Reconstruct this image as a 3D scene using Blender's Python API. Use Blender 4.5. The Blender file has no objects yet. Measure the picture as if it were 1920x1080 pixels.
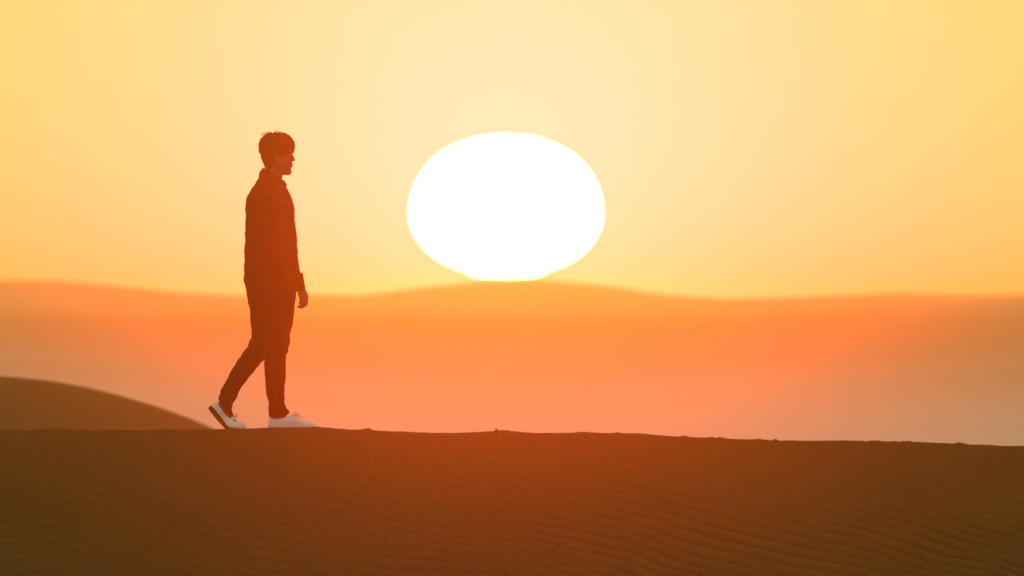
import bpy, bmesh, math, random
import numpy as np
from mathutils import Vector, Matrix
random.seed(7); rng = np.random.default_rng(7)

# ------------------------------------------------------------------ camera, sky, sun, exposure
scene = bpy.context.scene
COL = scene.collection
K = 0.0032164            # metres per photo pixel at the walker's distance
D0 = 129.0               # distance camera - walker
RAD = K / D0             # radians per photo pixel
HZ = 620.0               # photo row of the true horizon
CZ = 1.70                # eye height

cam_d = bpy.data.cameras.new('camera'); cam = bpy.data.objects.new('camera', cam_d); COL.objects.link(cam)
cam.location = (0, 0, CZ)
cam.rotation_euler = (math.pi/2 + (HZ-540)*RAD, 0, 0)
cam_d.sensor_width = 36.0
cam_d.lens = 18.0 / math.tan(960*RAD)
cam_d.clip_start = 0.5; cam_d.clip_end = 60000
cam_d.dof.use_dof = True; cam_d.dof.focus_distance = 129.0; cam_d.dof.aperture_fstop = 11.0
scene.camera = cam

SUN_AZ = (949-960)*RAD
SUN_EL = (HZ-388)*RAD
SUN_DIR = Vector((math.sin(SUN_AZ)*math.cos(SUN_EL), math.cos(SUN_AZ)*math.cos(SUN_EL), math.sin(SUN_EL)))

SUN_STRENGTH = 2.0
SUN_COLOR = (1.0, 0.42, 0.08) 
HAZE_DENSITY = 0.0007 
HAZE_G = 0.986 
HAZE_COLOR = (1.0, 1.0, 0.15) 
VOL_SAMPLING = 'EQUIANGULAR'
SUN_BODY = (360, 18.5, 7.0) # radiance of the sun's body; it also lights the air
NISHITA = 0.03 
BACK_SKY = (0.54, 0.58, 0.46) # dusk sky opposite the sun
AMBIENT = (0.15, 0.33, 0.030) # soft dusk sky away from the sun
HORIZON_AIR = (0.55, 0.195, 0.019) # sky radiance around the sun at the horizon
HIGH_AIR = (0.70, 0.37, 0.053) 
AUREOLE_W = 0.020
AUREOLE = (0.30, 0.19, 0.59) 

world = bpy.data.worlds.new('World'); scene.world = world; world.use_nodes = True
nt = world.node_tree; nt.nodes.clear()
def N(t, **kw):
    n = nt.nodes.new(t)
    for k, v in kw.items(): setattr(n, k, v)
    return n
def L(a, b): nt.links.new(a, b)
out = N('ShaderNodeOutputWorld'); bg = N('ShaderNodeBackground'); L(bg.outputs[0], out.inputs[0])
sky = N('ShaderNodeTexSky', sky_type='NISHITA', sun_disc=False)
sky.sun_elevation = SUN_EL; sky.sun_rotation = SUN_AZ; sky.dust_density = 5.0; sky.air_density = 1.5
tc = N('ShaderNodeTexCoord')
sub = N('ShaderNodeVectorMath', operation='SUBTRACT'); L(tc.outputs['Generated'], sub.inputs[0]); sub.inputs[1].default_value = SUN_DIR
ln = N('ShaderNodeVectorMath', operation='LENGTH'); L(sub.outputs[0], ln.inputs[0])       # angle from the sun, radians
def gauss(src, width, power=2.0):
    d = N('ShaderNodeMath', operation='DIVIDE'); L(src, d.inputs[0]); d.inputs[1].default_value = width
    p = N('ShaderNodeMath', operation='POWER'); L(d.outputs[0], p.inputs[0]); p.inputs[1].default_value = power
    m = N('ShaderNodeMath', operation='MULTIPLY'); L(p.outputs[0], m.inputs[0]); m.inputs[1].default_value = -1
    e = N('ShaderNodeMath', operation='EXPONENT'); L(m.outputs[0], e.inputs[0]); return e.outputs[0]
def scaled(fac, rgb):
    s = N('ShaderNodeVectorMath', operation='SCALE'); s.inputs[0].default_value = rgb; L(fac, s.inputs['Scale']); return s.outputs[0]
def addv(a, b):
    s = N('ShaderNodeVectorMath', operation='ADD'); L(a, s.inputs[0]); L(b, s.inputs[1]); return s.outputs[0]
sep = N('ShaderNodeSeparateXYZ'); L(tc.outputs['Generated'], sep.inputs[0])
elev = N('ShaderNodeMath', operation='ABSOLUTE'); L(sep.outputs['Z'], elev.inputs[0])
low = gauss(elev.outputs[0], 0.0085, 1.0)             # close to the horizon
wide = gauss(ln.outputs['Value'], 0.30, 2.0)          # the warm quarter of the sky round the sun
aure = gauss(ln.outputs['Value'], AUREOLE_W, 1.3)          # aureole
mixn = N('ShaderNodeMix', data_type='VECTOR'); L(low, mixn.inputs[0])
air = N('ShaderNodeVectorMath', operation='SCALE')
mo = [o for o in mixn.outputs if o.identifier == 'Result_Vector'][0]
for i in mixn.inputs:
    if i.identifier == 'A_Vector': i.default_value = HIGH_AIR
    if i.identifier == 'B_Vector': i.default_value = HORIZON_AIR
L(mo, air.inputs[0]); L(wide, air.inputs['Scale'])
nish = N('ShaderNodeVectorMath', operation='SCALE'); L(sky.outputs[0], nish.inputs[0]); nish.inputs['Scale'].default_value = NISHITA
broad = gauss(ln.outputs['Value'], 0.9, 2.0)
inv = N('ShaderNodeMath', operation='SUBTRACT'); inv.inputs[0].default_value = 1; L(broad, inv.inputs[1])
nish2 = N('ShaderNodeVectorMath', operation='SCALE'); L(nish.outputs[0], nish2.inputs[0]); L(inv.outputs[0], nish2.inputs['Scale'])
amb = addv(scaled(broad, AMBIENT), scaled(inv.outputs[0], BACK_SKY))
tot = addv(addv(addv(air.outputs[0], scaled(aure, AUREOLE)), nish2.outputs[0]), amb)
L(tot, bg.inputs['Color']); bg.inputs['Strength'].default_value = 1.0

sl = bpy.data.lights.new('sun_light', 'SUN'); slo = bpy.data.objects.new('sun_light', sl); COL.objects.link(slo)
sl.energy = SUN_STRENGTH; sl.color = SUN_COLOR; sl.angle = math.radians(0.5)
slo.rotation_euler = SUN_DIR.to_track_quat('Z', 'Y').to_euler()
slo.location = (0, 100, 60)
slo.visible_volume_scatter = False    # the air is lit by the sun's own glowing body below; the lamp would light it a second time

scene.view_settings.view_transform = 'Standard'; scene.view_settings.look = 'None'
scene.view_settings.exposure = 0.0; scene.view_settings.gamma = 1.0
scene.cycles.volume_bounces = 0
scene.cycles.max_bounces = 6
scene.cycles.use_denoising = True

# ------------------------------------------------------------------ helpers
def px(x, y, d=D0):
    """photo pixel -> (x, z) in metres at distance d"""
    s = K*d/D0
    return ((x-960)*s, CZ + (HZ-y)*s)

def mat(name, base, rough=0.9, noise=None, bump=None, sheen=0.0, spec=0.2, extra=None):
    m = bpy.data.materials.new(name); m.use_nodes = True
    t = m.node_tree; b = t.nodes['Principled BSDF']
    b.inputs['Base Color'].default_value = (*base, 1); b.inputs['Roughness'].default_value = rough
    b.inputs['Specular IOR Level'].default_value = spec
    if sheen: b.inputs['Sheen Weight'].default_value = sheen
    co = t.nodes.new('ShaderNodeTexCoord')
    if noise:
        prev = None
        for (sc, amt, det) in noise:
            n = t.nodes.new('ShaderNodeTexNoise'); n.inputs['Scale'].default_value = sc; n.inputs['Detail'].default_value = det
            t.links.new(co.outputs['Object'], n.inputs['Vector'])
            r = t.nodes.new('ShaderNodeMapRange'); r.inputs['From Min'].default_value = .25; r.inputs['From Max'].default_value = .75
            r.inputs['To Min'].default_value = 1-amt; r.inputs['To Max'].default_value = 1+amt
            t.links.new(n.outputs['Fac'], r.inputs['Value'])
            s = t.nodes.new('ShaderNodeVectorMath'); s.operation = 'SCALE'
            if prev is None: s.inputs[0].default_value = base
            else: t.links.new(prev, s.inputs[0])
            t.links.new(r.outputs[0], s.inputs['Scale']); prev = s.outputs[0]
        t.links.new(prev, b.inputs['Base Color'])
    if bump:
        prev = None
        for (sc, dist) in bump:
            n = t.nodes.new('ShaderNodeTexNoise'); n.inputs['Scale'].default_value = sc; n.inputs['Detail'].default_value = 4
            t.links.new(co.outputs['Object'], n.inputs['Vector'])
            bn = t.nodes.new('ShaderNodeBump'); bn.inputs['Distance'].default_value = dist; bn.inputs['Strength'].default_value = 1
            t.links.new(n.outputs['Fac'], bn.inputs['Height'])
            if prev: t.links.new(prev, bn.inputs['Normal'])
            prev = bn.outputs[0]
        t.links.new(prev, b.inputs['Normal'])
    return m

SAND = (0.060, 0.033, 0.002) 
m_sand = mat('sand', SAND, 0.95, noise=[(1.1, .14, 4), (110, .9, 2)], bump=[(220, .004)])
m_sand_mid = mat('sand_middle', SAND, 0.95, noise=[(.15, .08, 3), (3, .1, 3)])
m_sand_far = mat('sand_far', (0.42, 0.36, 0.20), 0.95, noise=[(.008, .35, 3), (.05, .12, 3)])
# haze painted into the far sand: pale valley floor, darker mid slopes, paler skyline
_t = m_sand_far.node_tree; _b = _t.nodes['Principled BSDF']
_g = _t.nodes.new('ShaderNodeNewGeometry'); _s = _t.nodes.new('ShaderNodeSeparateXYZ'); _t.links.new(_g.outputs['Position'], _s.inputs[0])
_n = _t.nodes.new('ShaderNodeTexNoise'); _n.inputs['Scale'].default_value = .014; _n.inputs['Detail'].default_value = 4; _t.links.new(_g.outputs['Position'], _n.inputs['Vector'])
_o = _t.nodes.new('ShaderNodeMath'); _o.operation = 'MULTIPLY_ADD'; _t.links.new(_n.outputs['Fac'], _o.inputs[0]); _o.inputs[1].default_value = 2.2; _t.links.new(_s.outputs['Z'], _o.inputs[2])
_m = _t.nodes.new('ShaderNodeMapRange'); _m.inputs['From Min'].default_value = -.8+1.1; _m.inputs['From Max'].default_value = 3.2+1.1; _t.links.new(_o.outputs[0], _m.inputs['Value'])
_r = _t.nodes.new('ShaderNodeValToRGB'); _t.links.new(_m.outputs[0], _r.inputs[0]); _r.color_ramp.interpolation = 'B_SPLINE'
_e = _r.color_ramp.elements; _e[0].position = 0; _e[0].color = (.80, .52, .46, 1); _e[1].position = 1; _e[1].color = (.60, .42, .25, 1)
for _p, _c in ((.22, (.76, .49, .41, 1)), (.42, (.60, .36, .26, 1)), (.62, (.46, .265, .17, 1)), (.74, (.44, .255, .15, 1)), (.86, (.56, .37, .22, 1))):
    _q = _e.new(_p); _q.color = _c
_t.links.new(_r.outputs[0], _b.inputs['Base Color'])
m_skin = mat('skin', (0.10, 0.046, 0.023), 0.55, noise=[(40, .06, 2)])
m_hair = mat('hair', (0.02, 0.012, 0.006), 0.8, spec=.1)
m_knit = mat('dark_pullover', (0.014, 0.010, 0.006), 0.95, noise=[(60, .2, 2)], bump=[(30, .01), (400, .001)], spec=.05)
m_trs = mat('dark_trousers', (0.012, 0.006, 0.005), 0.95, noise=[(50, .2, 2)], bump=[(25, .01)], spec=.05)
m_shoe = mat('white_canvas', (0.74, 0.66, 0.68), 0.8, noise=[(30, .06, 3), (300, .05, 2)], bump=[(60, .002)])
m_sole = mat('white_rubber', (0.66, 0.58, 0.50), 0.6, noise=[(30, .15, 3)])
m_out = mat('brown_outsole', (0.14, 0.07, 0.03), 0.8, noise=[(60, .25, 3)])
m_lace = mat('pink_laces', (0.62, 0.30, 0.25), 0.8)

def link(name, verts, faces, material, parent=None, smooth=True, kind=None):
    me = bpy.data.meshes.new(name); me.from_pydata([tuple(v) for v in verts], [], faces); me.update()
    if smooth: me.polygons.foreach_set('use_smooth', [True]*len(me.polygons))
    me.materials.append(material)
    o = bpy.data.objects.new(name, me); COL.objects.link(o)
    if parent: o.parent = parent
    if kind: o['kind'] = kind
    return o

def grid(name, X, Y, Z, material, kind='structure'):
    h, w = X.shape
    v = np.stack([X, Y, Z], -1).reshape(-1, 3).astype(np.float32)
    i = np.arange(h*w).reshape(h, w)
    f = np.stack([i[:-1, :-1], i[:-1, 1:], i[1:, 1:], i[1:, :-1]], -1).reshape(-1, 4).astype(np.int32)
    me = bpy.data.meshes.new(name)
    me.vertices.add(len(v)); me.vertices.foreach_set('co', v.ravel())
    me.loops.add(f.size); me.loops.foreach_set('vertex_index', f.ravel())
    me.polygons.add(len(f)); me.polygons.foreach_set('loop_start', np.arange(0, f.size, 4, dtype=np.int32))
    me.update(calc_edges=True); me.validate()
    me.polygons.foreach_set('use_smooth', np.ones(len(f), dtype=bool))
    me.materials.append(material)
    o = bpy.data.objects.new(name, me); COL.objects.link(o); o['kind'] = kind
    return o

def vnoise(x, y, seed=0):
    """smooth value noise, about -1..1"""
    xi = np.floor(x).astype(np.int64); yi = np.floor(y).astype(np.int64); fx = x-xi; fy = y-yi
    fx = fx*fx*(3-2*fx); fy = fy*fy*(3-2*fy)
    def h(a, b):
        n = (a*374761393 + b*668265263 + seed*1274126177) & 0xffffffff
        n = ((n ^ (n >> 13))*1274126177) & 0xffffffff
        return ((n ^ (n >> 16)) & 0xffff)/32767.5 - 1
    return (h(xi, yi)*(1-fx)+h(xi+1, yi)*fx)*(1-fy) + (h(xi, yi+1)*(1-fx)+h(xi+1, yi+1)*fx)*fy
def sstep(a, b, x):
    t = np.clip((x-a)/(b-a), 0, 1); return t*t*(3-2*t)
def curve(pts, x, d):
    """photo polyline -> height z at world x for a ridge at distance d (smoothed, flat beyond the ends)"""
    p = np.array(pts, float); s = K*d/D0
    q = 960 + x/s
    acc = 0
    for o in (-24, -12, 0, 12, 24): acc = acc + np.interp(q+o*SM[0], p[:, 0], p[:, 1])
    return CZ + (HZ-acc/5)*s
SM = [1.0]

# ------------------------------------------------------------------ ground sheet and far dunes
def gz(x, y):
    z = -4.5*sstep(135, 420, y)
    z = z + 0.12*vnoise(x/60, y/90, 3)*sstep(150, 400, y)
    return z
ys = np.concatenate([np.linspace(-60, 100, 9), np.linspace(112, 140, 8), np.linspace(150, 700, 60), np.geomspace(730, 1350, 12)])
xs = np.concatenate([-np.geomspace(680, 130, 9), np.linspace(-120, 120, 61), np.geomspace(130, 680, 9)])
X, Y = np.meshgrid(xs, ys)
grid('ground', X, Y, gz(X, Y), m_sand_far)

# near skyline etc: every far dune is a long hill with its own distance, width and depth
def hill(name, pts, d, halfwidth, front, back, base, material, seed, rough=0.15, sm=1.0, nx=260, ny=44):
    SM[0] = sm
    s = K*d/D0
    xs = np.linspace(-halfwidth, halfwidth, nx)
    top = curve(pts, xs, d)
    top = top + rough*vnoise(xs/(26*s*3), xs*0, seed)
    edge = sstep(halfwidth, halfwidth*.8, np.abs(xs))
    top = base + (top-base)*edge
    t = np.concatenate([np.linspace(-1, 0, ny), np.linspace(0, 1, ny//2)[1:]])
    X = np.repeat(xs[None, :], len(t), 0)
    Y = d + np.where(t < 0, t*front, t*back)[:, None] + 12*vnoise(X/60, X*0+seed, seed+5)*.5
    prof = np.where(t < 0, (1-np.abs(t))**1.15, (1-t)**1.5)[:, None]
    Z = base + (top[None, :]-base)*prof
    Z = Z + rough*2.5*vnoise(X/55, Y/40, seed+9)*np.clip(1-prof, 0, 1)*prof*3
    SM[0] = 1.0
    return grid(name, X, Y, Z, material)
SKYLINE = [(-2400,520),(-1500,560),(-700,535),(0,525),(150,530),(300,545),(480,555),(600,552),(700,556),(780,542),(860,530),(950,528),(1060,523),(1120,532),(1200,546),(1280,557),(1400,561),(1550,557),(1700,548),(1850,551),(1920,553),(2500,540),(3300,565),(4300,540)]
MIDBAND = [(-2400,640),(-900,600),(0,600),(200,592),(380,605),(500,610),(640,596),(700,600),(800,625),(1000,632),(1200,622),(1340,606),(1500,588),(1700,577),(1920,558),(2300,548),(3300,600),(4300,570)]
LOWBAND = [(-2400,700),(-900,720),(0,668),(250,690),(500,716),(750,735),(950,720),(1150,700),(1350,712),(1600,706),(1800,688),(1920,682),(2300,660),(4300,660)]
FLOOR = [(-2400,770),(0,790),(600,815),(800,790),(950,776),(1100,781),(1300,812),(1500,830),(1700,816),(1850,800),(1920,792),(2300,770),(4300,800)]
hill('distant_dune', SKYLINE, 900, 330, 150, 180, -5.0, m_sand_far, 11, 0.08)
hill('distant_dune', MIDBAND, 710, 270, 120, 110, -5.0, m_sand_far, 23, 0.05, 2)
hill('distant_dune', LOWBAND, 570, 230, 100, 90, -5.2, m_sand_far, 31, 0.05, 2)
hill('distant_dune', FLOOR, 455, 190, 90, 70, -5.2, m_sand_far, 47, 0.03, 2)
LEFT = [(-1500,770),(-700,700),(-300,690),(0,705),(100,715),(190,733),(300,765),(400,803),(500,860),(640,930),(2000,1700),(4300,1700)]
def left_dune():
    d = 216.0; xs = np.linspace(-60, 8, 200); top = np.maximum(curve(LEFT, xs, d), -3.2)
    t = np.concatenate([np.linspace(-1, 0, 60), np.linspace(0, 1, 20)[1:]])
    X = np.repeat(xs[None, :], len(t), 0); Y = d + np.where(t < 0, t*30, t*60)[:, None] + 1.2*vnoise(X/14, X*0, 2)
    pr = np.where(t < 0, 1+t, (1-t)**1.3)[:, None]
    fade = sstep(-60, -48, X)
    Z = -3.3 + (top[None, :]+3.3)*pr*fade + 0.02*vnoise(X/2.5, Y/2.5, 8)*(1-pr)
    return grid('middle_dune', X, Y, Z, m_sand_mid)
left_dune()

# ------------------------------------------------------------------ foreground dune with its sharp crest and ripples
CREST = [(-4000,800),(-1000,795),(-300,803),(0,806.5),(60,807),(100,805.5),(160,806.5),(230,807.5),(300,806),(360,805.5),(420,805),(470,804.5),(500,803),(540,801.5),(585,801.3),(610,802.5),(650,806),(700,807.5),(760,810.5),(810,812),(850,813),(880,811.5),(915,809.5),(960,810),(1010,812.5),(1045,813),(1080,811.5),(1160,812.5),(1200,814),(1250,818),(1300,820.5),(1400,825.5),(1450,827),(1600,827.5),(1700,829),(1800,833),(1870,836),(1920,837),(2200,842),(3000,835),(5000,845)]
YC = 128.72
def fore():
    a = np.linspace(-3.35, 3.35, 680)
    o = np.concatenate([-(3.35+np.geomspace(.03, 110, 60))[::-1], a, 3.35+np.geomspace(.03, 110, 60)])
    ys = np.concatenate([np.linspace(100, 124.5, 10), np.linspace(125, 126.2, 30), np.linspace(126.21, 128.66, 230), np.linspace(128.67, 129.5, 60), np.linspace(129.6, 136, 30), np.linspace(137, 160, 8)])
    X, Y = np.meshgrid(o, ys)
    p = np.array(CREST, float); q = 960 + X/K
    cz = CZ + (HZ-np.interp(q, p[:, 0], p[:, 1]))*K
    cy = YC + 0.06*vnoise(X/1.7, X*0, 4) - .02*X*0
    cy = cy + 0.0008*np.clip(np.abs(X)-4, 0, 200)**2
    d = cy - Y                        # >0 on the face towards the camera
    face = cz - 0.56*np.clip(d, 0, None) - 0.03*(1-np.exp(-np.clip(d, 0, None)*6))
    base = 0.0
    face = base + np.logaddexp(0, (face-base)*9)/9
    backd = np.clip(-d-.75, 0, None)
    top = cz - 0.10*backd - 0.008*backd**2 + 0.004*vnoise(X/.13, Y/.2, 6)*(d < 0)
    Z = np.where(d > 0, face, np.maximum(top, -1.6))
    # wind ripples: crests run obliquely down to the right, fading in from the right and low part of the face
    u = (cz - 0.56*np.clip(d, 0, None) - Z*0)          # height on face
    s = np.clip(d, 0, None)
    warp = 0.10*vnoise(X/1.1, s/.7, 12) + 0.03*vnoise(X/.35, s/.3, 13)
    ph = (s*1.0 - 0.27*X - 0.035*X*X + warp)/0.100*2*math.pi
    rip = np.sin(ph) + .35*np.sin(2*ph+.6)
    amp = 0.0070*sstep(.15, 1.0, s)*(0.42+0.58*sstep(-2.5, 2.6, X))*(0.75+.4*vnoise(X/.5, s/.35, 15))
    Z = Z + rip*amp*(d > 0)*(np.abs(X) < 9)*(s < 5)
    # small clods on the crest, footprints and broken edge
    near = np.exp(-((Y-cy-.05)/.09)**2)
    rough = (np.clip(vnoise(X/.05, Y/.05, 21), 0, 1)*0.008 + np.clip(vnoise(X/.022, Y/.03, 26), 0, 1)*0.004)*np.clip(vnoise(X/.45, X*0, 22)+.25, 0, 1) + 0.0012*vnoise(X/.02, Y/.03, 27)
    for c, w, h in ((690,14,.013),(942,22,.012),(930,6,.012),(952,6,.012),(1160,8,.009),(1285,6,.011),(1350,10,.007),(1422,12,.008),(1452,6,.010),(1530,22,.004),(1585,7,.008),(1640,14,.011),(1698,8,.009),(1796,9,.012),(1862,10,.008),(112,18,.006),(205,6,.006),(216,6,.007),(238,10,.005),(300,8,.004),(365,7,.005),(595,9,.008),(620,5,.006),(642,6,.006),(820,8,.004),(1088,30,.004)):
        rough = rough + h*np.exp(-np.abs((q-c)/w*(1+.35*np.tanh((q-c)/w*(1 if (c % 2) else -1))))**2.4)*(.55+.75*vnoise(X/.016+c, Y/.03, 24)+.3*vnoise(X/.04+c, Y/.03, 25))
    Z = Z + rough*near
    # slumps and gentle unevenness of the face
    Z = Z + (0.012*vnoise(X/1.6, s/.9, 31) + 0.006*vnoise(X/.5, s/.4, 32))*sstep(0.02, .5, s)*(d > 0)
    Z = Z + 0.0022*vnoise(X/.05, s/.05, 33)*(d > 0)*(np.abs(X) < 4)*sstep(0, .1, s)
    # little scuffs below the walker's feet
    for fx, fs, r in ((500,.10,.10),(560,.13,.09),(520,.24,.07),(430,.12,.08)):
        xx = (fx-960)*K
        Z = Z - 0.012*np.exp(-(((X-xx)/r)**2+((s-fs)/(r*.7))**2))*(d > 0) + 0.006*np.exp(-(((X-xx-.05)/r)**2+((s-fs-.07)/(r*.5))**2))*(d > 0)
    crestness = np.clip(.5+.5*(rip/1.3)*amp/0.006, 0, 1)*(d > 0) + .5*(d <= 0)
    edge = sstep(160, 137, Y)
    Z = Z*edge + (1-edge)*(-1.9)
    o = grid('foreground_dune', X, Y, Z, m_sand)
    at = o.data.attributes.new('ripple_grain_shade', 'FLOAT', 'POINT'); at.data.foreach_set('value', crestness.ravel().astype(np.float32))
    # coarser, paler grains on ripple crests, with ripple shading painted into their tone
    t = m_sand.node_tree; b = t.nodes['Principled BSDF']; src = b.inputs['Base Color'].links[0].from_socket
    a = t.nodes.new('ShaderNodeAttribute'); a.attribute_name = 'ripple_grain_shade'
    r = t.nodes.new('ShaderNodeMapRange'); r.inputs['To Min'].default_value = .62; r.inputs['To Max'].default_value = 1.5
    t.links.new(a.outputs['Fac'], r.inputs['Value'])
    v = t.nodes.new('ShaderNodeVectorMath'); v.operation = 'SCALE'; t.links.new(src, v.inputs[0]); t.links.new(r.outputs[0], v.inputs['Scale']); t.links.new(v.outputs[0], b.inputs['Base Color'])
    return o
fore()

# ------------------------------------------------------------------ the sun: a glowing body flattened by the air, far beyond everything
DS = 20000.0
prof = [(248,0),(249.5,28),(253,60),(260,82),(269,104),(279,122),(290,138),(307,153),(326,167),(345,176),(368,183),(396,187),(415,185.5),(431,182),(450,173),(466,162),(484,144),(497,124),(505,106),(510,93),(512.5,84),(515,80),(519,77),(522,70),(524.5,56),(526,30),(526.5,0)]
def make_sun():
    for _ in range(3):      # round the outline (corner cutting)
        q = [prof[0]]
        for a, b in zip(prof[:-1], prof[1:]): q += [(a[0]*.75+b[0]*.25, a[1]*.75+b[1]*.25), (a[0]*.25+b[0]*.75, a[1]*.25+b[1]*.75)]
        prof[:] = q + [prof[-1]]
    prof[:] = [(388+(y-388)*.945, max(0, h-9)) for y, h in prof]
    s = K*DS/D0; cx = (949-960)*s; verts = []; faces = []; n = 96
    for (yy, hw) in prof:
        z = CZ + (HZ-yy)*s
        for k in range(n):
            a = 2*math.pi*k/n
            verts.append((cx+hw*s*math.cos(a), DS+hw*s*math.sin(a), z))
    for i in range(len(prof)-1):
        for k in range(n):
            faces.append((i*n+k, (i+1)*n+k, (i+1)*n+(k+1) % n, i*n+(k+1) % n))
    m = bpy.data.materials.new('sun_glow'); m.use_nodes = True; t = m.node_tree; t.nodes.clear()
    e = t.nodes.new('ShaderNodeEmission'); e.inputs[0].default_value = (SUN_BODY[0]/SUN_BODY[0], SUN_BODY[1]/SUN_BODY[0], SUN_BODY[2]/SUN_BODY[0], 1); e.inputs[1].default_value = SUN_BODY[0]
    m.cycles.emission_sampling = 'FRONT'
    o = t.nodes.new('ShaderNodeOutputMaterial'); t.links.new(e.outputs[0], o.inputs[0])
    ob = link('sun', verts, faces, m)
    ob['label'] = 'huge white oval sun setting just above the hazy dune horizon'; ob['category'] = 'sun'
make_sun()

# ------------------------------------------------------------------ the walker
PX0, PY0 = 500.0, 803.0
RX, RZ = px(PX0, PY0)
ROOT = Vector((RX, D0, RZ))
def W(x, y, dy=0.0):
    """photo pixel + sideways offset (metres, + = away from camera) -> the person's local coordinates"""
    return Vector(((x-PX0)*K, dy, (PY0-y)*K))

class MB:
    def __init__(s): s.v = []; s.f = []
    def ring(s, pts):
        i = len(s.v); s.v += [Vector(p) for p in pts]; return list(range(i, i+len(pts)))
    def skin(s, rings):
        for a, b in zip(rings[:-1], rings[1:]):
            n = len(a)
            for k in range(n): s.f.append((a[k], a[(k+1) % n], b[(k+1) % n], b[k]))
        s.f.append(tuple(reversed(rings[0]))); s.f.append(tuple(rings[-1]))
    def build(s, name, material, parent=None, voxel=None, smooth=0, disp=None):
        o = link(name, s.v, s.f, material, parent)
        if voxel:
            r = o.modifiers.new('remesh', 'REMESH'); r.mode = 'VOXEL'; r.voxel_size = voxel; r.use_smooth_shade = True
        if smooth:
            m = o.modifiers.new('smooth', 'SMOOTH'); m.iterations = smooth; m.factor = .5
        if disp:
            tx = bpy.data.textures.new(name+'_folds', 'CLOUDS'); tx.noise_scale = disp[1]
            d = o.modifiers.new('folds', 'DISPLACE'); d.texture = tx; d.strength = disp[0]; d.mid_level = .5; d.texture_coords = 'LOCAL'
        return o

def hsec(mb, secs, n=40, power=2.3, dyc=0.0):
    """horizontal sections (row y, back x, front x, half width[, y offset, tilt, front narrowing])"""
    rings = []
    for sct in secs:
        y, xb, xf, hw = sct[:4]; oy = sct[4] if len(sct) > 4 else 0; tilt = sct[5] if len(sct) > 5 else 0; nar = sct[6] if len(sct) > 6 else 0
        c = (xb+xf)/2; r = (xf-xb)/2; pts = []
        for k in range(n):
            a = 2*math.pi*k/n; ca, sa = math.cos(a), math.sin(a)
            ux = math.copysign(abs(ca)**(2/power), ca); uy = math.copysign(abs(sa)**(2/power), sa)
            p = W(c+ux*r, y+tilt*ux, oy+dyc+uy*hw*(1-nar*max(0, ux)))
            pts.append(p)
        rings.append(mb.ring(pts))
    mb.skin(rings)

def tube(mb, nodes, n=20):
    """nodes: (x px, y px, offset m, in-plane radius px, lateral radius m)"""
    P = [W(a[0], a[1], a[2]) for a in nodes]; rings = []
    for i, nd in enumerate(nodes):
        t = (P[min(i+1, len(P)-1)] - P[max(i-1, 0)]).normalized()
        if len(nd) > 5 and nd[5] is not None: t = Vector((math.sin(math.radians(nd[5])), 0, -math.cos(math.radians(nd[5]))))
        side = Vector((0, 1, 0)); side = (side - t*side.dot(t)).normalized(); up = t.cross(side)
        rings.append(mb.ring([P[i] + up*math.cos(2*math.pi*k/n)*nd[3]*K + side*math.sin(2*math.pi*k/n)*nd[4] for k in range(n)]))
    mb.skin(rings)

def ball(mb, c, r, sx=1, sy=1, sz=1, n=12):
    rings = []
    for i in range(1, n):
        ph = math.pi*i/n
        rings.append(mb.ring([c + Vector((r*sx*math.sin(ph)*math.cos(2*math.pi*k/16), r*sy*math.sin(ph)*math.sin(2*math.pi*k/16), r*sz*math.cos(ph))) for k in range(16)]))
    mb.skin(rings)

def taper(mb, pts, rad, n=12, sub=3):
    """rounded tapered chain through local points; catmull-rom"""
    P = [Vector(p) for p in pts]; Q = []; R = []
    for i in range(len(P)-1):
        p0 = P[max(i-1, 0)]; p1 = P[i]; p2 = P[i+1]; p3 = P[min(i+2, len(P)-1)]
        for j in range(sub):
            t = j/sub
            Q.append(.5*((2*p1)+(-p0+p2)*t+(2*p0-5*p1+4*p2-p3)*t*t+(-p0+3*p1-3*p2+p3)*t**3)); R.append(rad[i]*(1-t)+rad[i+1]*t)
    Q.append(P[-1]); R.append(rad[-1])
    T0 = (Q[1]-Q[0]).normalized(); T1 = (Q[-1]-Q[-2]).normalized()
    Q = [Q[0]-T0*R[0]*.6] + Q + [Q[-1]+T1*R[-1]*.7]; R = [R[0]*.6] + R + [R[-1]*.55]
    ref = Vector((.31, .9, .17)); rings = []
    for i in range(len(Q)):
        t = (Q[min(i+1, len(Q)-1)]-Q[max(i-1, 0)]).normalized()
        s = (ref - t*ref.dot(t)).normalized(); u = t.cross(s)
        rings.append(mb.ring([Q[i]+(s*math.cos(2*math.pi*k/n)+u*math.sin(2*math.pi*k/n))*R[i] for k in range(n)]))
    mb.skin(rings)

# --- body: one continuous skin under the clothes
body = MB()
hsec(body, [  # skull and face, top to jaw (row, back, front, half width, offset, tilt, front narrowing)
    (254,506,528,.022),(257,500,537,.042),(262,494,543,.058),(270,490,547.5,.071,0,0,.15),(279,489.5,548.2,.077,0,0,.2),
    (285,490.5,549.0,.078,0,0,.22),(289.5,492.5,547.6,.077,0,0,.25),(294,494.5,547.6,.075,0,0,.25),(300,498,547.8,.073,0,0,.28),(306,502,548.2,.069,0,0,.32),
    (312,505,547.2,.062,0,0,.36),(317,509,545.8,.055,0,0,.4),(321,513,545.4,.048,0,1,.42),(325,518,544.2,.040,0,2,.45),(328,526,541,.024,0,1,.4)], n=48, power=2.15)
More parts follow.
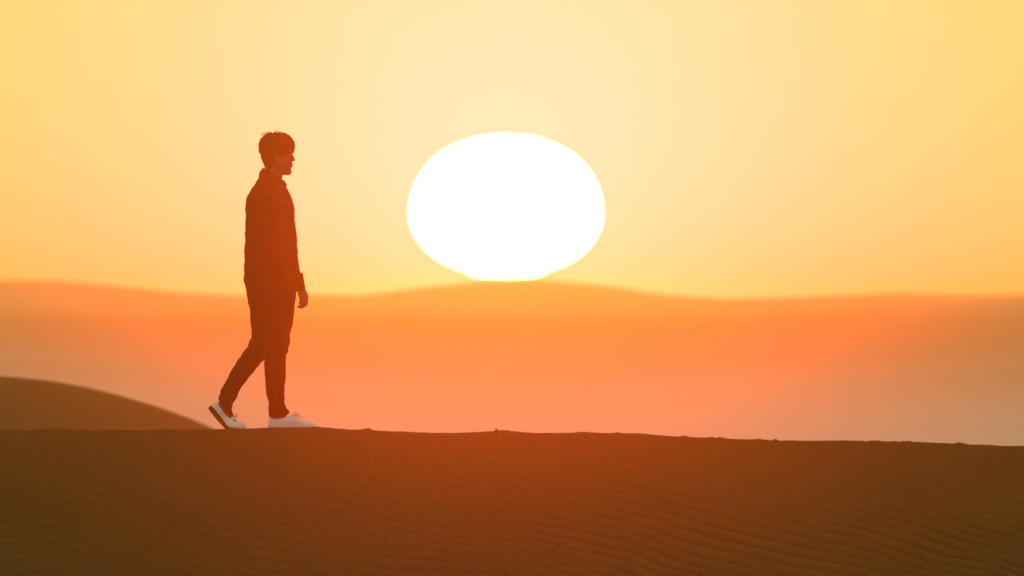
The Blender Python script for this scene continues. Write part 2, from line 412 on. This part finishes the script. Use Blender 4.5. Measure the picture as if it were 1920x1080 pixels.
# nose, brow, lips, chin, ears, cheekbones
taper(body, [W(546.2,289.5), W(548.6,294), W(550.2,298.2), W(550.4,300.6)], [.007,.0075,.0085,.0085])
for sgn in (-1, 1):
    ball(body, W(547.3,301.2,sgn*.010), .0075)
    ball(body, W(545.2,286.2,sgn*.028), .017, .55, 1.25, .5)
    ball(body, W(541.5,299,sgn*.043), .018, .8, .9, .8)
    ball(body, W(543.6,291.6,sgn*.031), .0115, 1, 1.1, .8)
    ear = W(519,297,sgn*.080)
    ball(body, ear, .030, .60, .22, 1.0); ball(body, ear+Vector((-.006,sgn*.006,.008)), .022, .62, .3, .9)
ball(body, W(546.3,308.4), .014, .75, 1.7, .42); ball(body, W(546.0,312.2), .013, .7, 1.6, .42); ball(body, W(542.6,322.5), .017, .85, 1.1, .75)
# neck and torso
hsec(body, [(306,502,531,.055),(313,499,531,.055),(320,497.5,531,.055),(328,497,530,.056),(338,496,528.5,.058),(346,492,530,.075),(354,482,533,.12),(364,474,538,.165),(376,470,542,.175),(400,470,544,.165),(450,472,540,.145),(500,474,539,.14),(535,474,541,.155),(565,475,543,.16),(585,476,543,.15)], power=2.2)
# legs
NEARY, FARY = -.085, .085
tube(body, [(506,572,NEARY,26,.080),(498,605,NEARY,21,.074),(492,640,NEARY,16,.060),(477,662,NEARY,13,.052),(461,686,NEARY,14,.054),(444,713,NEARY,11,.044),(429,738,NEARY,9,.036),(420,757,NEARY,9,.034)])
tube(body, [(520,572,FARY,25,.080),(519,605,FARY,21,.074),(518,640,FARY,16,.060),(516,662,FARY,14,.055),(514,690,FARY,15,.055),(515,720,FARY,12,.045),(518,750,FARY,9.5,.036),(521,782,FARY,9.5,.036)])
# feet inside the shoes
taper(body, [W(515,788,FARY), W(535,793,FARY), W(560,795.5,FARY), W(578,797,FARY)], [.024,.024,.019,.012])
taper(body, [W(414,757,NEARY), W(424,775,NEARY), W(436,790,NEARY), W(455,799.5,NEARY)], [.022,.022,.018,.012])
# arms
tube(body, [(512,372,-.17,16,.05),(522,410,-.20,13,.046),(533,450,-.215,12,.042),(541,476,-.222,11,.038),(550,500,-.225,10.5,.036),(559,526,-.225,8.5,.031),(564,542,-.224,7.4,.028)])
tube(body, [(500,374,.17,16,.05),(490,410,.20,13,.046),(483,450,.215,12,.042),(478,476,.22,11,.038),(474,500,.222,10.5,.036),(472,526,.22,8.5,.031),(473,542,.218,7.4,.028)])
def hand(mirror, wx, wy, y0, pts, lead, fwd=0.0):
    sp = lambda p, o: p + Vector((fwd*o, -(1-math.sqrt(1-fwd*fwd))*o, 0))
    """palm across y, back of the hand forward, fingers curling back; mirror = side of the thumb"""
    # palm slab from wrist to knuckles
    kx, ky = pts[0]
    for j in range(7):
        o = (j-3)/3*.029
        taper(body, [sp(W(wx, wy, y0+o*.72), o*.72), sp(W((wx*.5+kx*.5)+1.0, (wy+ky)/2, y0+o*.95), o), sp(W(kx, ky+abs(o)*30, y0+o), o)], [.0160,.0160,.0125])
    lens = (.86, 1.0, .95, .78)
    for j in range(4):
        o = (-1.5+j)*.0198*mirror*-1
        l = lens[j]
        a = sp(W(kx, ky+abs(o)*30, y0+o), o)
        chain = [a]; prev = pts[0]
        for q in pts[1:]:
            step = Vector(((q[0]-prev[0])*K, 0, -(q[1]-prev[1])*K))*l
            chain.append(chain[-1]+step+Vector((0, -o*.10, 0))); prev = q
        # each finger closes a little differently
        sh = (j-1.5)*lead
        chain = [c+Vector((sh*i*.0016, 0, -sh*i*.0010)) for i, c in enumerate(chain)]
        taper(body, chain, [.0105,.0093,.0084,.0072][:len(chain)])
    th = mirror*.032
    taper(body, [sp(W(wx+1.5, wy+4, y0+th*.7), th*.7), sp(W(wx+.5, wy+10, y0+th*1.25), th*.6), sp(W(wx-1.2, wy+17.5, y0+th*1.28), th*.2), sp(W(wx-2.2, wy+24, y0+th*1.05), 0)], [.0150,.0125,.0100,.0082])
hand(1, 565.0, 545, -.224, [(570.8,560.5),(570.8,571.5),(565.0,576.6),(559.8,574.4)], 1, .5)
hand(-1, 473.5, 544, .216, [(480.0,556.0),(480.5,566),(474.5,571.5),(469.0,569.5)], -1)
B = body.build('person', m_skin, None, voxel=0.0032, smooth=3)
B.location = ROOT
B['label'] = 'person in dark pullover and trousers walking along the dune crest in white shoes'
B['category'] = 'person'

# --- hair: cap plus many short locks
hair = MB()
hsec(hair, [(249,509,529,.028),(251.5,500,537,.048),(256,494.5,544,.066),(262,488.5,548.5,.079),(268,486.2,551.5,.085,0,0,.1),(274,485.2,552.5,.086,0,0,.2),(279,485.6,551.0,.085,0,0,.3),(282,487,550.2,.080,0,0,.4)], n=48, power=2.2)
hsec(hair, [(274,485.2,550.6,.089),(281,486.4,549.6,.088,0,0,.15),(286,488.2,541,.086),(291,490.4,531,.084),(297,492.8,521,.081),(303,495.8,515,.074),(309,498.6,512,.064),(315,500.6,509,.050)], n=48, power=2.2)

for i in range(900):
    # locks lie on the cap, swept forward, and stand slightly off it
    y = random.uniform(249, 312); T = [(247,510,528,.02),(251,500,537,.048),(256,494.5,544,.066),(262,488.5,548.5,.079),(268,486,551,.086),(275,485.2,552,.089),(281,486.4,549.8,.088),(288,489,537,.086),(297,493,521,.081),(305,496.5,514,.071),(315,500.6,509,.050)]
    yy = [a[0] for a in T]
    xb = float(np.interp(y, yy, [a[1] for a in T])); xf = float(np.interp(y, yy, [a[2] for a in T])); hw = float(np.interp(y, yy, [a[3] for a in T]))
    a = random.uniform(0, 2*math.pi)
    if y > 284 and math.cos(a) > .8: continue
    c = (xb+xf)/2; r = (xf-xb)/2
    p = W(c+r*math.cos(a)*.985, y, hw*math.sin(a)*.985)
    nrm = Vector((math.cos(a)/max(r*K, .01), math.sin(a)/max(hw, .01), max(0, (272-y))/22/.08)).normalized()
    flow = Vector((.55+random.uniform(-.5, .4), random.uniform(-.45, .45), -.75+random.uniform(-.2, .5)))
    if y < 262: flow = Vector((.7*math.copysign(1, math.cos(a)+.5)+random.uniform(-.5, .5), random.uniform(-.7, .7), .05))
    flow = (flow-nrm*flow.dot(nrm)).normalized()
    l = random.uniform(.018, .034); lift = random.uniform(.0, .0035)
    taper(hair, [p-nrm*.003, p+flow*l*.5+nrm*(lift+.0015), p+flow*l+nrm*(lift*.5-.001)], [.0032, .0028, .0007], n=5, sub=1)
for (x, y, dx, dy_, l) in ((503,251,-8,-3,.03),(497,253,-7,1,.03),(500,252,-9,-1,.034),(494,257,-6,4,.026),(509,249.5,-9,-2,.03),(491,261,-4,5,.02),(520,248.6,8,-1,.02)):
    for q in range(3):
        o = random.uniform(-.03, .03); d = Vector((dx, 0, -dy_)).normalized()
        p = W(x+q, y, o)
        taper(hair, [p, p+d*l*.5+Vector((0, 0, .004)), p+d*l+Vector((0, 0, .001-.002*q))], [.0018, .0013, .0005], n=5, sub=2)
hair.build('hair', m_hair, B)

# --- pullover
pull = MB()
hsec(pull, [(336,490,530,.066,0,6),(342,483,533,.088,0,4),(348,477,536,.12,0,2),(356,470,539.5,.158),(364,465.2,543.5,.180),(372,462,547,.192),(382,460.3,550.5,.198),(394,459.6,552.6,.198),(406,460.4,552.6,.19),(425,459.6,551,.178),(450,459.4,549,.17),(480,460,548.5,.168),(500,460,549,.17),(515,461,550,.176),(530,460.5,552,.182),(545,461.5,555,.184),(556,463,554.6,.182),(566,465.2,552.8,.178),(573,467.8,551.6,.172)], n=56, power=2.5)
# sleeves, near (forward) and far (back, with its hand at the hip)
tube(pull, [(509,362,-.120,17,.060),(511,372,-.155,22,.066),(524,395,-.185,24,.068),(533,425,-.205,22.5,.064),(537.5,455,-.218,20.5,.060),(540.3,478,-.224,19,.056),(543.5,492,-.226,17.5,.052),(547.5,505,-.226,15,.049),(551.5,516,-.226,13.5,.046),(555,521,-.226,14.2,.048)], n=28)
tube(pull, [(502,364,.120,17,.060),(498,374,.155,22,.066),(490,398,.185,21,.068),(482.5,428,.205,20.5,.064),(478,456,.216,20,.060),(475.5,480,.222,18.5,.056),(474,495,.222,17.5,.052),(472.5,507,.222,17.2,.050),(472,514,.222,15.2,.047),(471.5,520,.222,16.0,.048)], n=28)
P_ = pull.build('pullover', m_knit, B, voxel=0.0045, smooth=4, disp=(0.012, .055))
def ribbed(nodes, name):
    mb = MB(); nn = []
    tube(mb, nodes, n=30)
    # rib the cuff: push every other vertex in
    for i, v in enumerate(mb.v):
        if i % 2: v.y += 0.0012*math.copysign(1, v.y-nodes[0][2])*-1
    return mb.build(name, m_knit, P_)
ribbed([(555.5,516,-.226,13.5,.046,22),(559.0,524,-.226,11.6,.043,20),(562.2,536,-.226,10.2,.039,16),(564.2,544,-.226,9.6,.037,12),(564.6,545.5,-.226,8.2,.031,12)], 'cuff')
ribbed([(472,517,.222,15.8,.047,-2),(471.6,525,.222,16.6,.044,0),(472.5,536,.220,13.6,.040,3),(473.2,543,.218,11,.037,4),(473.4,545,.218,9,.031,4)], 'cuff')
hem = MB()
hsec(hem, [(566,464.2,553.4,.180),(569,464.4,553.6,.181),(574,467,552.6,.176),(578,468.2,551.6,.170),(579,470,549,.160)], n=64, power=2.5)
hem.build('waistband', m_knit, P_)
col = MB()
hsec(col, [(345,482,535.5,.092,0,6),(341,484.4,537.2,.086,0,6),(336,485.2,537,.080,0,8),(331.5,486,534.5,.076,0,9),(329.5,489.4,533.8,.070,0,10.5),(327.5,490.8,532.2,.067,0,11.5),(326,494,530,.060,0,12)], n=48, power=2.1)
cf = MB()
# rolled ridge of the collar, as a closed ring that follows the tilted neckline
def roll(mb, y, xb, xf, hw, tilt, r, seed, n=64):
    rings = []
    for k in range(n):
        a = 2*math.pi*k/n; c = (xb+xf)/2; R = (xf-xb)/2
        rr = r*(1+.25*math.sin(3*a+seed)+.15*math.sin(7*a+seed*2))
        p = W(c+math.cos(a)*R, y+tilt*math.cos(a)+1.2*math.sin(5*a+seed), math.sin(a)*hw)
        o = Vector((math.cos(a), math.sin(a), 0))
        rings.append([p+(o*math.cos(b)+Vector((0, 0, 1))*math.sin(b))*rr for b in [2*math.pi*j/10 for j in range(10)]])
    idx = [mb.ring(q) for q in rings]
    for i in range(n):
        a_, b_ = idx[i], idx[(i+1) % n]
        for j in range(10): mb.f.append((a_[j], b_[j], b_[(j+1) % 10], a_[(j+1) % 10]))
roll(col, 337, 487.5, 534.5, .078, 10, .0085, 1)
roll(col, 347, 482, 534, .095, 6, .008, 2.2)
roll(col, 328.5, 492, 532.6, .064, 11.5, .0055, 4)
col.build('collar', m_knit, P_, voxel=.0035, smooth=2)

# --- trousers
tr = MB()
hsec(tr, [(556,467,549,.160),(566,467.5,552.2,.168),(578,468,551.6,.172),(592,469,550.4,.172),(604,469.6,548.8,.170),(614,470.6,546.8,.164)], n=48, power=2.4)
tube(tr, [(505,580,NEARY,34,.088),(499,602,NEARY,28.5,.084),(496.5,616,NEARY,25.8,.080),(494.6,628,NEARY,22.4,.075,-4),(493.4,640,NEARY,22.6,.072,-14),(487.5,650,NEARY,23.6,.070,-28),(481.5,660,NEARY,20.2,.070,-33),(473,670,NEARY,19.2,.070,-35),(461.5,686,NEARY,18.6,.069,-34),(449,703,NEARY,17.4,.064,-32),(440,718,NEARY,15.6,.059,-30),(433.5,729,NEARY,15.2,.055,-30),(429.5,738.5,NEARY,17.6,.054,-33),(427.0,742.5,NEARY,16.4,.053,-36),(425.4,747,NEARY,14.2,.050,-38),(423.4,751.5,NEARY,16.8,.053,-40),(422.6,756,NEARY,17.2,.054,-44),(422.8,760,NEARY,18.6,.055,-44),(424.6,766,NEARY,18.4,.054,-46),(427.5,772,NEARY,13,.044,-46)], n=32)
tube(tr, [(521,578,FARY,30.6,.088),(520.5,600,FARY,29,.085),(519,616,FARY,27.4,.080),(518.5,628,FARY,24.2,.074),(519.5,640,FARY,24.6,.073),(518.5,650,FARY,22.0,.071),(518.0,657,FARY,22.2,.070),(516.2,660,FARY,20,.069),(515.8,671,FARY,20.3,.069),(515.3,685,FARY,20.2,.068),(515.8,706,FARY,19.3,.064),(515.6,725,FARY,18.0,.058),(515.8,740,FARY,16.6,.052),(518,747.5,FARY,15.6,.050),(518.2,756,FARY,15.0,.048),(519.8,767,FARY,16.8,.050),(518.8,770,FARY,17.6,.051),(523.2,774.5,FARY,19.6,.054,8),(521.5,779,FARY,17.6,.052,5),(520.5,783.5,FARY,13.5,.046,5)], n=32)
tr.build('trousers', m_trs, B, voxel=0.0038, smooth=1, disp=(0.010, .035))

# --- shoes
HU = [(0,22,.024),(2,24.6,.030),(8,24,.035),(16,22,.037),(22,21.4,.037),(32,22.4,.037),(39,25,.036),(44,26.6,.035),(47,26,.036),(51,22.6,.039),(58,19,.043),(66,16,.046),(73,14.6,.046),(79,14.2,.042),(83,12.6,.034),(86,9.6,.022),(87.4,6.5,.008)]
def shoe(ball_px, heel_angle, roll_deg, dy, lace_sign, collar_lift):
    """u along the sole from heel (0) to toe (87), v up, w sideways; the heel end swings up about the ball of the foot"""
    ub = 54.0; half = 9.0
    def place(u, v, w):
        # centreline of the sole, bent about the ball
        n = 40; x = 0.0; z = 0.0
        def ang(q):
            t = min(max((q-(ub-half))/(2*half), 0), 1); t = t*t*(3-2*t); return math.radians(heel_angle)*(1-t)
        a0 = ub+half
        if u >= a0: x = (u-a0); z = 0
        else:
            m = 24; du = (a0-u)/m; x = z = 0
            for i in range(m):
                q = a0-(i+.5)*du; t = ang(q); x -= math.cos(t)*du; z += math.sin(t)*du
        t = ang(u)
        r = math.radians(roll_deg)*min(1, max(0, (80-u)/50))
        wv = w/K
        v2 = v*math.cos(r) + (wv)*math.sin(r); w2 = wv*math.cos(r) - v*math.sin(r)
        X_ = ball_px[0] + x + math.sin(t)*v2; Y_ = ball_px[1] - z - math.cos(t)*v2
        return W(X_, Y_, dy + w2*K)
    up = MB(); rings = []
    HUd = []
    us = [0, 1, 2.5, 5, 8, 12, 16, 20, 24, 28, 32, 36, 39, 42, 44, 46, 48, 51, 54, 58, 62, 66, 70, 73, 76, 79, 81, 83, 85, 86.2, 87.2]
    T = np.array(HU)
    nprof = 20
    for u in us:
        h = float(np.interp(u, T[:, 0], T[:, 1])) + collar_lift*float(np.interp(u, [0, 8, 34, 44], [0, 1, 1, 0])); w = float(np.interp(u, T[:, 0], T[:, 2]))
        pts = []
        for k in range(nprof):
            a = 2*math.pi*k/nprof; ca, sa = math.cos(a), math.sin(a)
            ww = math.copysign(abs(ca)**.75, ca)*w*(1 if sa < 0 else (1-.30*sa*sa*(1 if u < 50 else .5)))
            vv = 3.0 + (h-3.0)*(0.42+0.58*(math.copysign(abs(sa)**.85, sa))) if sa > 0 else 3.0+(h-3)*.42*(1+sa*1.0)
            pts.append(place(u+(.6 if u < 3 else 0)*vv*.05, vv, ww))
        rings.append(up.ring(pts))
    up.skin(rings)
    S = up.build('shoe', m_shoe, B, None)
    S.modifiers.new('sub', 'SUBSURF').levels = 1
    def slab(v0, v1, grow, material, name, du0=0):
        mb = MB(); rr = []
        lay = [(v0, grow-.0025), (v0+.4, grow), (v1-.4, grow), (v1, grow-.0025)]
        outl = []
        for u, h, w in [(-.6,0,.012)]+HU[1:]+[(88.2,0,.004)]: outl.append((u, w))
        loop = [(u, w) for u, w in outl] + [(u, -w) for u, w in reversed(outl)]
        for v, g in lay:
            rr.append(mb.ring([place(u, v, math.copysign(abs(w)+g, w)) for u, w in loop]))
        n = len(loop)
        for a, b in zip(rr[:-1], rr[1:]):
            for k in range(n): mb.f.append((a[k], a[(k+1) % n], b[(k+1) % n], b[k]))
        h = n//2
        for ring in (rr[0], rr[-1]):
            for k in range(h-1): mb.f.append((ring[k], ring[k+1], ring[n-2-k], ring[n-1-k]))
        return mb.build(name, material, S)
    slab(1.4, 7.2, .0030, m_sole, 'sole')
    slab(0.0, 1.5, .0022, m_out, 'outsole')
    # laces: crossings and a bow
    lc = MB()
    for i, u in enumerate((50, 54, 58, 62)):
        h = float(np.interp(u, T[:, 0], T[:, 1]))
        taper(lc, [place(u, h-4, -.024), place(u+.8, h-.2, -.012), place(u+1, h+.6, 0), place(u+.8, h-.2, .012), place(u, h-4, .024)], [.0018]*5, n=6)
    for sg in (-1, 1):
        taper(lc, [place(47, 26, 0), place(48.5, 29.5, sg*.012), place(52, 30.5, sg*.026), place(56, 26.5, sg*.030), place(57, 23.5, sg*.022), place(52, 25, sg*.008), place(47.5, 25.5, 0)], [.0022]*7, n=6)
        taper(lc, [place(47, 26, 0), place(52, 25, sg*.014), place(58, 22, sg*.020), place(62.5, 21, sg*.020)], [.002, .002, .002, .0016], n=6)
    lc.build('laces', m_lace, S)
    return S
# leading foot flat on the crest; trailing foot up on its toes, rolled so that the sole shows
shoe((503+63, 803.5), 0, 0, FARY, 1, 0)
shoe((436.5, 805.5), 51, -23, NEARY, 1, 3.5)
# the boxed roots of the shoes: u=63 px ahead of the heel is where the bend ends

# ------------------------------------------------------------------ air
def haze():
    x0, x1, y0, y1, z0, z1 = -700, 700, -80, 1400, -8.0, 4.6
    v = [(x0,y0,z0),(x1,y0,z0),(x1,y1,z0),(x0,y1,z0),(x0,y0,z1),(x1,y0,z1),(x1,y1,z1),(x0,y1,z1)]
    f = [(3,2,1,0),(4,5,6,7),(0,1,5,4),(1,2,6,5),(2,3,7,6),(3,0,4,7)]
    m = bpy.data.materials.new('haze'); m.use_nodes = True; t = m.node_tree; t.nodes.clear()
    p = t.nodes.new('ShaderNodeVolumePrincipled'); o = t.nodes.new('ShaderNodeOutputMaterial')
    p.inputs['Color'].default_value = (*HAZE_COLOR, 1); p.inputs['Density'].default_value = HAZE_DENSITY; p.inputs['Anisotropy'].default_value = HAZE_G
    t.links.new(p.outputs[0], o.inputs['Volume'])
    m.cycles.volume_sampling = VOL_SAMPLING
    link('haze', v, f, m, smooth=False, kind='stuff')
haze()
